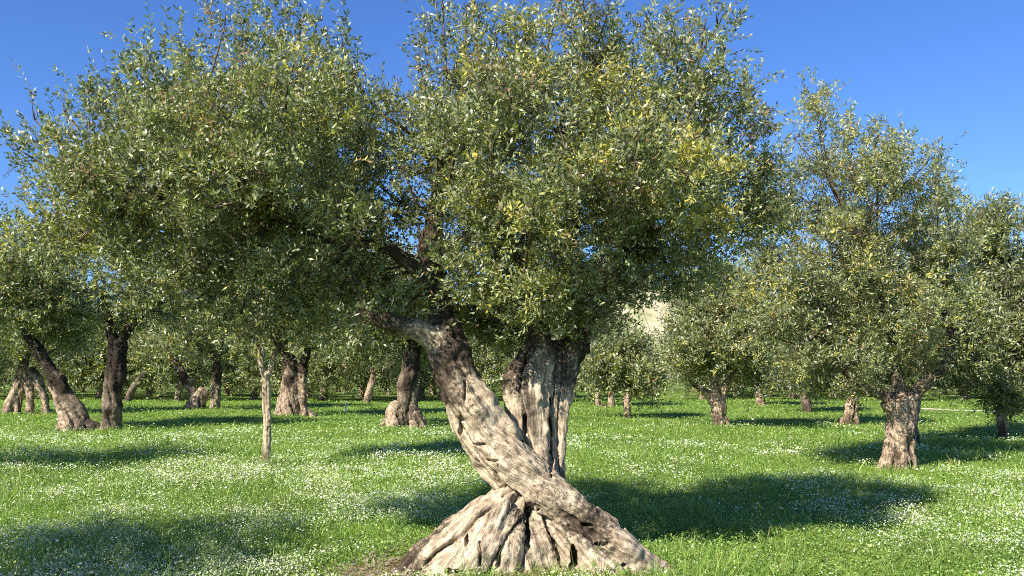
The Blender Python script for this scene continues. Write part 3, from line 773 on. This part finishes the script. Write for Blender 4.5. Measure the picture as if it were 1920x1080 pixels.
# ================================================================== GROUND
def mat_ground():
    m, nt, out = new_mat('meadow_ground')
    tc = N_(nt, 'ShaderNodeTexCoord')
    n1 = N_(nt, 'ShaderNodeTexNoise'); n1.inputs['Scale'].default_value = 0.45; n1.inputs['Detail'].default_value = 5
    n2 = N_(nt, 'ShaderNodeTexNoise'); n2.inputs['Scale'].default_value = 9; n2.inputs['Detail'].default_value = 6; n2.inputs['Roughness'].default_value = 0.7
    nt.links.new(tc.outputs['Object'], n1.inputs['Vector']); nt.links.new(tc.outputs['Object'], n2.inputs['Vector'])
    g = ramp(nt, [(0.35, (0.09, 0.165, 0.022)), (0.65, (0.20, 0.27, 0.05))]); nt.links.new(n1.outputs['Fac'], g.inputs[0])
    g2 = ramp(nt, [(0.35, (0.55, 0.6, 0.5)), (0.65, (1.2, 1.15, 1.2))]); nt.links.new(n2.outputs['Fac'], g2.inputs[0])
    mu = N_(nt, 'ShaderNodeMix', data_type='RGBA', blend_type='MULTIPLY'); mu.inputs['Factor'].default_value = 1
    nt.links.new(g.outputs[0], mu.inputs['A']); nt.links.new(g2.outputs[0], mu.inputs['B'])
    soil = ramp(nt, [(0.35, (0.13, 0.09, 0.055)), (0.65, (0.30, 0.22, 0.13))]); nt.links.new(n2.outputs['Fac'], soil.inputs[0])
    at = N_(nt, 'ShaderNodeAttribute', attribute_name='soil')
    ad = N_(nt, 'ShaderNodeMath', operation='ADD'); nt.links.new(at.outputs['Fac'], ad.inputs[0])
    sc = N_(nt, 'ShaderNodeMath', operation='MULTIPLY_ADD'); sc.inputs[1].default_value = 1.2; sc.inputs[2].default_value = -0.6
    nt.links.new(n2.outputs['Fac'], sc.inputs[0]); nt.links.new(sc.outputs[0], ad.inputs[1])
    cl = ramp(nt, [(0.4, (0, 0, 0)), (0.6, (1, 1, 1))]); nt.links.new(ad.outputs[0], cl.inputs[0])
    mx = N_(nt, 'ShaderNodeMix', data_type='RGBA'); nt.links.new(cl.outputs[0], mx.inputs['Factor'])
    nt.links.new(mu.outputs['Result'], mx.inputs['A']); nt.links.new(soil.outputs[0], mx.inputs['B'])
    p = N_(nt, 'ShaderNodeBsdfPrincipled'); p.inputs['Roughness'].default_value = 0.95; p.inputs['Specular IOR Level'].default_value = 0.1
    nt.links.new(mx.outputs['Result'], p.inputs['Base Color'])
    b = N_(nt, 'ShaderNodeBump'); b.inputs['Strength'].default_value = 0.5; b.inputs['Distance'].default_value = 0.05
    nt.links.new(n2.outputs['Fac'], b.inputs['Height']); nt.links.new(b.outputs[0], p.inputs['Normal'])
    nt.links.new(p.outputs[0], out.inputs['Surface'])
    return m


def soil_mask(x, y):
    """bare earth round the foot of the old tree, mostly on its left"""
    d = np.sqrt(((x + 0.80) / 0.85) ** 2 + ((y - 6.95) / 0.60) ** 2)
    m = np.clip(1.25 - d, 0, 1)
    d2 = np.sqrt(((x - 0.2) / 1.15) ** 2 + ((y - 6.75) / 0.6) ** 2)
    m = np.maximum(m, np.clip(1.1 - d2, 0, 1))
    d3 = np.sqrt(((x - 0.9) / 0.5) ** 2 + ((y - 6.7) / 0.4) ** 2)
    m = np.maximum(m, np.clip(1.1 - d3, 0, 1) * .8)
    return m


def path_dist(x, y):
    P = np.array([(19.6, 40.7), (23, 38.6), (27, 36), (40, 30)], float)
    d = np.full(np.shape(x), 1e9)
    for a, b in zip(P[:-1], P[1:]):
        ab = b - a; L2 = (ab ** 2).sum()
        t = np.clip(((x - a[0]) * ab[0] + (y - a[1]) * ab[1]) / L2, 0, 1)
        d = np.minimum(d, np.hypot(x - a[0] - t * ab[0], y - a[1] - t * ab[1]))
    return d


def axis(near, far, step, grow):
    v = [0.0]; s = step
    while v[-1] < far:
        if v[-1] > near: s *= grow
        v.append(v[-1] + s)
    return np.array(v)


ax = axis(9, 900, 0.14, 1.12); xs = np.concatenate([-ax[:0:-1], ax])
ay = axis(9, 900, 0.14, 1.12); ys = np.concatenate([-ay[:0:-1], ay]) + 8.0
GX, GY = np.meshgrid(xs, ys)
GZ = gz(GX, GY) * np.exp(-((GX / 60) ** 2 + ((GY - 10) / 80) ** 2))
nx, ny = len(xs), len(ys)
V = np.stack([GX, GY, GZ], -1).reshape(-1, 3)
i, j = np.meshgrid(np.arange(nx - 1), np.arange(ny - 1))
b = (j * nx + i).ravel()
gm = mesh_np('ground', V, 4, np.stack([b, b + 1, b + nx + 1, b + nx], 1), True)
a = gm.attributes.new('soil', 'FLOAT', 'POINT'); a.data.foreach_set('value', soil_mask(V[:, 0], V[:, 1]).astype(np.float32))
tag(link('ground', gm, mat_ground()), 'green orchard floor with bare brown earth round the foreground trunk', kind='structure')

# dirt track at the back right
PP = spline([[19.4, 40.8, 0, 0.5], [20.6, 40.2, 0, 0.9], [23, 38.6, 0, 1.1], [27, 36, 0, 1.1], [40, 30, 0, 1.1]], 0.5)
tt = np.gradient(PP[:, :2], axis=0); tt = tt / np.linalg.norm(tt, axis=1, keepdims=True); nn = np.stack([-tt[:, 1], tt[:, 0]], 1)
off = np.linspace(-1, 1, 7)
PV = []
for k in range(len(PP)):
    for o_ in off:
        w_ = PP[k, 3] * o_ * (1 + 0.12 * math.sin(k * 1.3 + o_))
        x_, y_ = PP[k, 0] + nn[k, 0] * w_, PP[k, 1] + nn[k, 1] * w_
        PV.append((x_, y_, float(gz(x_, y_) * math.exp(-((x_ / 60) ** 2 + ((y_ - 10) / 80) ** 2))) + 0.05 - 0.06 * abs(o_) ** 3))
Q = [(k * 7 + c, k * 7 + c + 1, k * 7 + c + 8, k * 7 + c + 7) for k in range(len(PP) - 1) for c in range(6)]
tag(link('dirt_track', mesh_np('dirt_track', PV, 4, Q, True), mat_plain('pale_dirt', (0.42, 0.36, 0.25), (0.62, 0.55, 0.42), 2.5)), 'pale dry dirt track crossing the back of the grove at the right', kind='structure')

# ------------------------------------------------------------------ grass and flowers (uncountable)
def scatter(n, ymin, ymax, pw=1.6):
    """ground points, thinning out with distance from the viewer's side"""
    u = RNG.random(n)
    e = 1 - pw
    Y = (ymin ** e + u * (ymax ** e - ymin ** e)) ** (1 / e)
    X = (RNG.random(n) * 2 - 1) * (0.68 * Y + 1.0)
    return X, Y


def ground_z(x, y):
    return gz(x, y) * np.exp(-((x / 60) ** 2 + ((y - 10) / 80) ** 2))


GRASS = mat_leaf('grass_blade', back=(0.16, 0.24, 0.05), backmix=0.3, trans=0.28, rough=0.5)
PETAL = mat_leaf('white_petal', back=(0.75, 0.76, 0.68), backmix=0.5, trans=0.25, rough=0.6)

def near_trunk(x, y):
    return soil_mask(x, y)


def flower_mask(x, y):
    p = np.stack([x * 0.5, y * 0.35, np.zeros_like(x)], 1)
    m = 0.02 + 0.9 * fbm(p + 3.7, 3) + 0.7 * fbm(np.stack([x * 1.6, y * 1.2, np.zeros_like(x)], 1) + 9, 2)
    m += 1.3 * np.exp(-(((x + 3.4) / 1.9) ** 2 + ((y - 7.1) / 1.5) ** 2))      # lower left corner
    m += 0.95 * np.exp(-(((x + 3.5) / 4.5) ** 2 + ((y - 13.0) / 3.2) ** 2))     # middle left
    m += 0.60 * np.exp(-(((x - 3.0) / 3.0) ** 2 + ((y - 18.5) / 2.2) ** 2))     # band on the right
    m += 0.05 * np.exp(-(((x - 5.0) / 1.8) ** 2 + ((y - 9.5) / 2.8) ** 2))      # lower right
    m += 0.5 * np.exp(-(((x + 9.0) / 6) ** 2 + ((y - 21) / 2.5) ** 2))
    m -= 0.9 * np.exp(-(((x + 1.3) / 0.9) ** 2 + ((y - 7.8) / 1.6) ** 2))       # plain grass left of the trunk
    m -= 0.7 * np.exp(-(((x - 1.6) / 0.9) ** 2 + ((y - 8.0) / 1.2) ** 2))
    m = m * np.clip(0.75 + 1.0 * vnoise(np.stack([x * 2.6, y * 2.2, np.zeros_like(x) + 3], 1)), 0.15, 1.5)
    m = np.where(y > 24, m * np.clip((30 - y) / 6, 0, 1), m)
    return np.clip(m, 0.015, 1)


def make_grass(n):
    X, Y = scatter(n, 4.6, 75, 1.75)
    keep = (RNG.random(n) > np.minimum(near_trunk(X, Y) * 1.5, 0.94)) & (path_dist(X, Y) > 1.15)
    X, Y = X[keep], Y[keep]; n = len(X)
    Z = ground_z(X, Y)
    hvar = np.clip(0.75 + 0.55 * vnoise(np.stack([X * 0.9, Y * 0.9, X * 0], 1)) + 0.75 * vnoise(np.stack([X * 3.3, Y * 3.3, X * 0 + 5], 1)), 0.25, 2.2) * (1 + 1.1 * (RNG.random(n) < 0.06))
    h = (0.05 + 0.085 * RNG.random(n)) * hvar * np.clip(1.15 - Y / 90, 0.5, 1)
    w = np.maximum(0.007, Y * 0.00085) * (0.7 + 0.7 * RNG.random(n))
    ang = RNG.random(n) * 6.283
    dirx, diry = np.cos(ang), np.sin(ang)
    lean = h * (0.25 + 0.7 * RNG.random(n))
    la = RNG.random(n) * 6.283
    base = np.stack([X, Y, Z - 0.01], 1)
    side = np.stack([dirx, diry, np.zeros(n)], 1) * (w / 2)[:, None]
    mid = base + np.stack([np.cos(la) * lean * .35, np.sin(la) * lean * .35, h * 0.6], 1)
    tip = base + np.stack([np.cos(la) * lean, np.sin(la) * lean, h], 1)
    V = np.empty((n, 4, 3)); V[:, 0] = base; V[:, 1] = mid + side; V[:, 2] = tip; V[:, 3] = mid - side
    pos = np.stack([X, Y, Z], 1)
    c = np.array([0.100, 0.19, 0.026]) + np.array([0.21, 0.22, 0.05]) * RNG.random((n, 1)) ** 1.5
    c = c * (1 + 0.3 * vnoise(pos * np.array([0.7, 0.7, 0]) + 4)[:, None])
    dry = RNG.random(n) < 0.07
    c[dry] = np.array([0.32, 0.28, 0.10])
    me = mesh_np('grass', V.reshape(-1, 3), 4, np.arange(4 * n).reshape(-1, 4)); face_color(me, np.clip(c, .01, .6))
    tag(link('grass', me, GRASS), 'short bright green grass covering the orchard floor', 'grass', kind='stuff')


def make_clover(n):
    X, Y = scatter(n, 4.6, 60, 1.85)
    keep = (RNG.random(n) > near_trunk(X, Y) * 1.6) & (path_dist(X, Y) > 1.15)
    X, Y = X[keep], Y[keep]; n = len(X)
    Z = ground_z(X, Y) + 0.02 + 0.08 * RNG.random(n) ** 0.8
    s = np.maximum(0.016, Y * 0.0016) * (0.6 + 0.8 * RNG.random(n))
    nrm = unit(RNG.normal(size=(n, 3)) * 0.55 + np.array([0, 0, 1.0]))
    a = unit(np.cross(nrm, RNG.normal(size=(n, 3)))); b2 = np.cross(nrm, a)
    c0 = np.stack([X, Y, Z], 1)
    V = np.empty((n, 4, 3))
    V[:, 0] = c0 - a * s[:, None] * .6; V[:, 1] = c0 + b2 * s[:, None] * .5; V[:, 2] = c0 + a * s[:, None] * .6; V[:, 3] = c0 - b2 * s[:, None] * .5
    c = np.array([0.105, 0.205, 0.03]) + np.array([0.25, 0.28, 0.08]) * RNG.random((n, 1)) ** 1.4
    c = c * (1 + 0.3 * vnoise(c0 * np.array([0.8, 0.8, 0]) + 14)[:, None])
    me = mesh_np('clover', V.reshape(-1, 3), 4, np.arange(4 * n).reshape(-1, 4)); face_color(me, np.clip(c, .01, .6))
    tag(link('clover', me, GRASS), 'low round leaved green clover among the grass', 'clover', kind='stuff')


def make_flowers(n):
    X, Y = scatter(n, 4.6, 32, 1.9)
    fm = flower_mask(X, Y)
    keep = (RNG.random(n) < fm) & (soil_mask(X, Y) < 0.25)
    X, Y = X[keep], Y[keep]; n = len(X)
    Z = ground_z(X, Y) + 0.06 + 0.10 * RNG.random(n)
    s = np.maximum(0.0055, Y * 0.00060) * (0.6 + 1.3 * RNG.random(n) ** 4 + 0.8 * (RNG.random(n) < 0.05))
    nrm = unit(RNG.normal(size=(n, 3)) * 0.45 + np.array([-0.15, -0.3, 0.9]))
    a = unit(np.cross(nrm, RNG.normal(size=(n, 3)))); b2 = np.cross(nrm, a)
    c0 = np.stack([X, Y, Z], 1)
    th = np.arange(6) / 6 * 6.283
    V = c0[:, None] + (a[:, None] * np.cos(th)[None, :, None] + b2[:, None] * np.sin(th)[None, :, None]) * s[:, None, None]
    V[:, ::2] += nrm[:, None] * (s * 0.35)[:, None, None]
    me = mesh_np('wildflowers', V.reshape(-1, 3), 6, np.arange(6 * n).reshape(-1, 6))
    c = np.array([0.72, 0.74, 0.62]) * (0.8 + 0.25 * RNG.random((n, 1)))
    lime = RNG.random(n) < 0.45
    c[lime] = np.array([0.52, 0.60, 0.24]) * (0.7 + 0.5 * RNG.random((lime.sum(), 1)))
    face_color(me, c)
    tag(link('wildflowers', me, PETAL), 'tiny white wildflowers scattered thickly over the grass', 'wildflowers', kind='stuff')


make_grass(330000)
make_clover(330000)
make_flowers(560000)


def make_litter(n):
    X = RNG.normal(size=n) * 1.1 - 0.1; Y = 6.9 + RNG.normal(size=n) * 0.75
    m = RNG.random(n) < 0.35
    X[m] = (RNG.random(m.sum()) * 2 - 1) * 6; Y[m] = 5.5 + RNG.random(m.sum()) * 8
    Z = ground_z(X, Y) + 0.012 + 0.02 * RNG.random(n)
    nrm = unit(RNG.normal(size=(n, 3)) * 0.35 + np.array([0, 0, 1.0]))
    a = unit(np.cross(nrm, RNG.normal(size=(n, 3)))); b2 = np.cross(nrm, a)
    c0 = np.stack([X, Y, Z], 1); l = 0.022 + 0.02 * RNG.random(n)
    V = np.empty((n, 4, 3))
    V[:, 0] = c0 - a * l[:, None]; V[:, 1] = c0 + b2 * l[:, None] * .3; V[:, 2] = c0 + a * l[:, None]; V[:, 3] = c0 - b2 * l[:, None] * .3
    me = mesh_np('leaf_litter', V.reshape(-1, 3), 4, np.arange(4 * n).reshape(-1, 4))
    c = np.array([0.16, 0.11, 0.06]) + np.array([0.22, 0.18, 0.10]) * RNG.random((n, 1))
    face_color(me, c)
    tag(link('leaf_litter', me, LEAF), 'fallen dry olive leaves lying round the foreground trunk', 'leaf litter', kind='stuff')


make_litter(9000)

# small white marker stake between the trees
o = empty('marker_stake', (W(646, 772, 38)[0], 38, 0), 'small leaning white marker stake in the shaded grass left of the dark tree', 'stake')
c = spline([[0, 0, -0.1, .035], [0.04, 0, .18, .033], [0.11, 0, .46, .03]], 0.06)
sv, sq = tube_arrays(c, 8)
me = bpy.data.meshes.new('shaft')
vv = [tuple(v) for v in sv] + [(0.115, 0, .475)]
e = len(sv) - 8
me.from_pydata(vv, [], [tuple(int(k) for k in q) for q in sq] + [(e + k, e + (k + 1) % 8, len(vv) - 1) for k in range(8)]); me.update()
link('shaft', me, mat_plain('white_paint', (0.68, 0.68, 0.64), (0.82, 0.82, 0.78), 8), o)

# ------------------------------------------------------------------ dry hill in the distance
hx = np.linspace(-60, 190, 90); hy = np.linspace(230, 420, 40)
HX, HY = np.meshgrid(hx, hy)
u = (HX - 42) / 42.0; v = (HY - 325) / 70.0
HZ_ = 37 * np.exp(-u ** 2 - v ** 2) + 9 * np.exp(-((HX - 110) / 50) ** 2 - v ** 2)
HZ_ += 2.2 * fbm(np.stack([HX * .05, HY * .05, HX * 0], -1).reshape(-1, 3), 3).reshape(HX.shape) * np.clip(HZ_ / 8, 0, 1) - 0.8
nx, ny = len(hx), len(hy)
i, j = np.meshgrid(np.arange(nx - 1), np.arange(ny - 1)); b = (j * nx + i).ravel()
hm = mesh_np('hill', np.stack([HX, HY, HZ_], -1).reshape(-1, 3), 4, np.stack([b, b + 1, b + nx + 1, b + nx], 1), True)
tag(link('hill', hm, mat_plain('dry_hillside', (0.20, 0.22, 0.09), (0.52, 0.44, 0.30), 0.12, 0.95, 0.6)), 'dry beige hillside showing through the leaves right of centre', kind='structure')

# ================================================================== LIGHT
SUN_EL = math.radians(38.0)
TX, TY = 0.665, 0.747            # direction in which shadows fall
w = bpy.data.worlds.new('World'); scene.world = w; w.use_nodes = True
nt = w.node_tree
bg = nt.nodes['Background']
sky = nt.nodes.new('ShaderNodeTexSky'); sky.sky_type = 'NISHITA'; sky.sun_disc = False
sky.sun_elevation = SUN_EL; sky.sun_rotation = math.atan2(-TX, -TY)
sky.altitude = 0; sky.air_density = 1.0; sky.dust_density = 0.2; sky.ozone_density = 4.0
hs = nt.nodes.new('ShaderNodeHueSaturation'); hs.inputs['Saturation'].default_value = 1.12
nt.links.new(sky.outputs[0], hs.inputs['Color']); tn = nt.nodes.new('ShaderNodeMix'); tn.data_type = 'RGBA'; tn.blend_type = 'MULTIPLY'; tn.inputs['Factor'].default_value = 1; tn.inputs['B'].default_value = (0.90, 1.07, 1.48, 1)
nt.links.new(hs.outputs[0], tn.inputs['A']); nt.links.new(tn.outputs['Result'], bg.inputs[0])
bg.inputs[1].default_value = 0.066
sd = bpy.data.lights.new('sun', 'SUN'); sd.energy = 5.0; sd.angle = math.radians(0.5); sd.color = (1.0, 0.93, 0.81)
so = bpy.data.objects.new('sun', sd); COL.objects.link(so)
so.location = (-8, -10, 15)
so.rotation_euler = Vector((TX * math.cos(SUN_EL), TY * math.cos(SUN_EL), -math.sin(SUN_EL))).to_track_quat('-Z', 'Y').to_euler()

cam = bpy.data.cameras.new('camera'); co = bpy.data.objects.new('camera', cam); COL.objects.link(co)
co.location = (0, 0, EYE); co.rotation_euler = (math.radians(90), 0, 0)
cam.sensor_width = 36; cam.lens = 36 * F / 1920; cam.shift_y = (HZ - 540) / 1920
cam.clip_end = 3000; cam.clip_start = 0.05
scene.camera = co
scene.view_settings.view_transform = 'Standard'; scene.view_settings.look = 'None'
scene.view_settings.exposure = 0.98; scene.view_settings.gamma = 1
scene.cycles.use_denoising = False
scene.cycles.filter_width = 1.0
scene.render.filter_size = 1.0
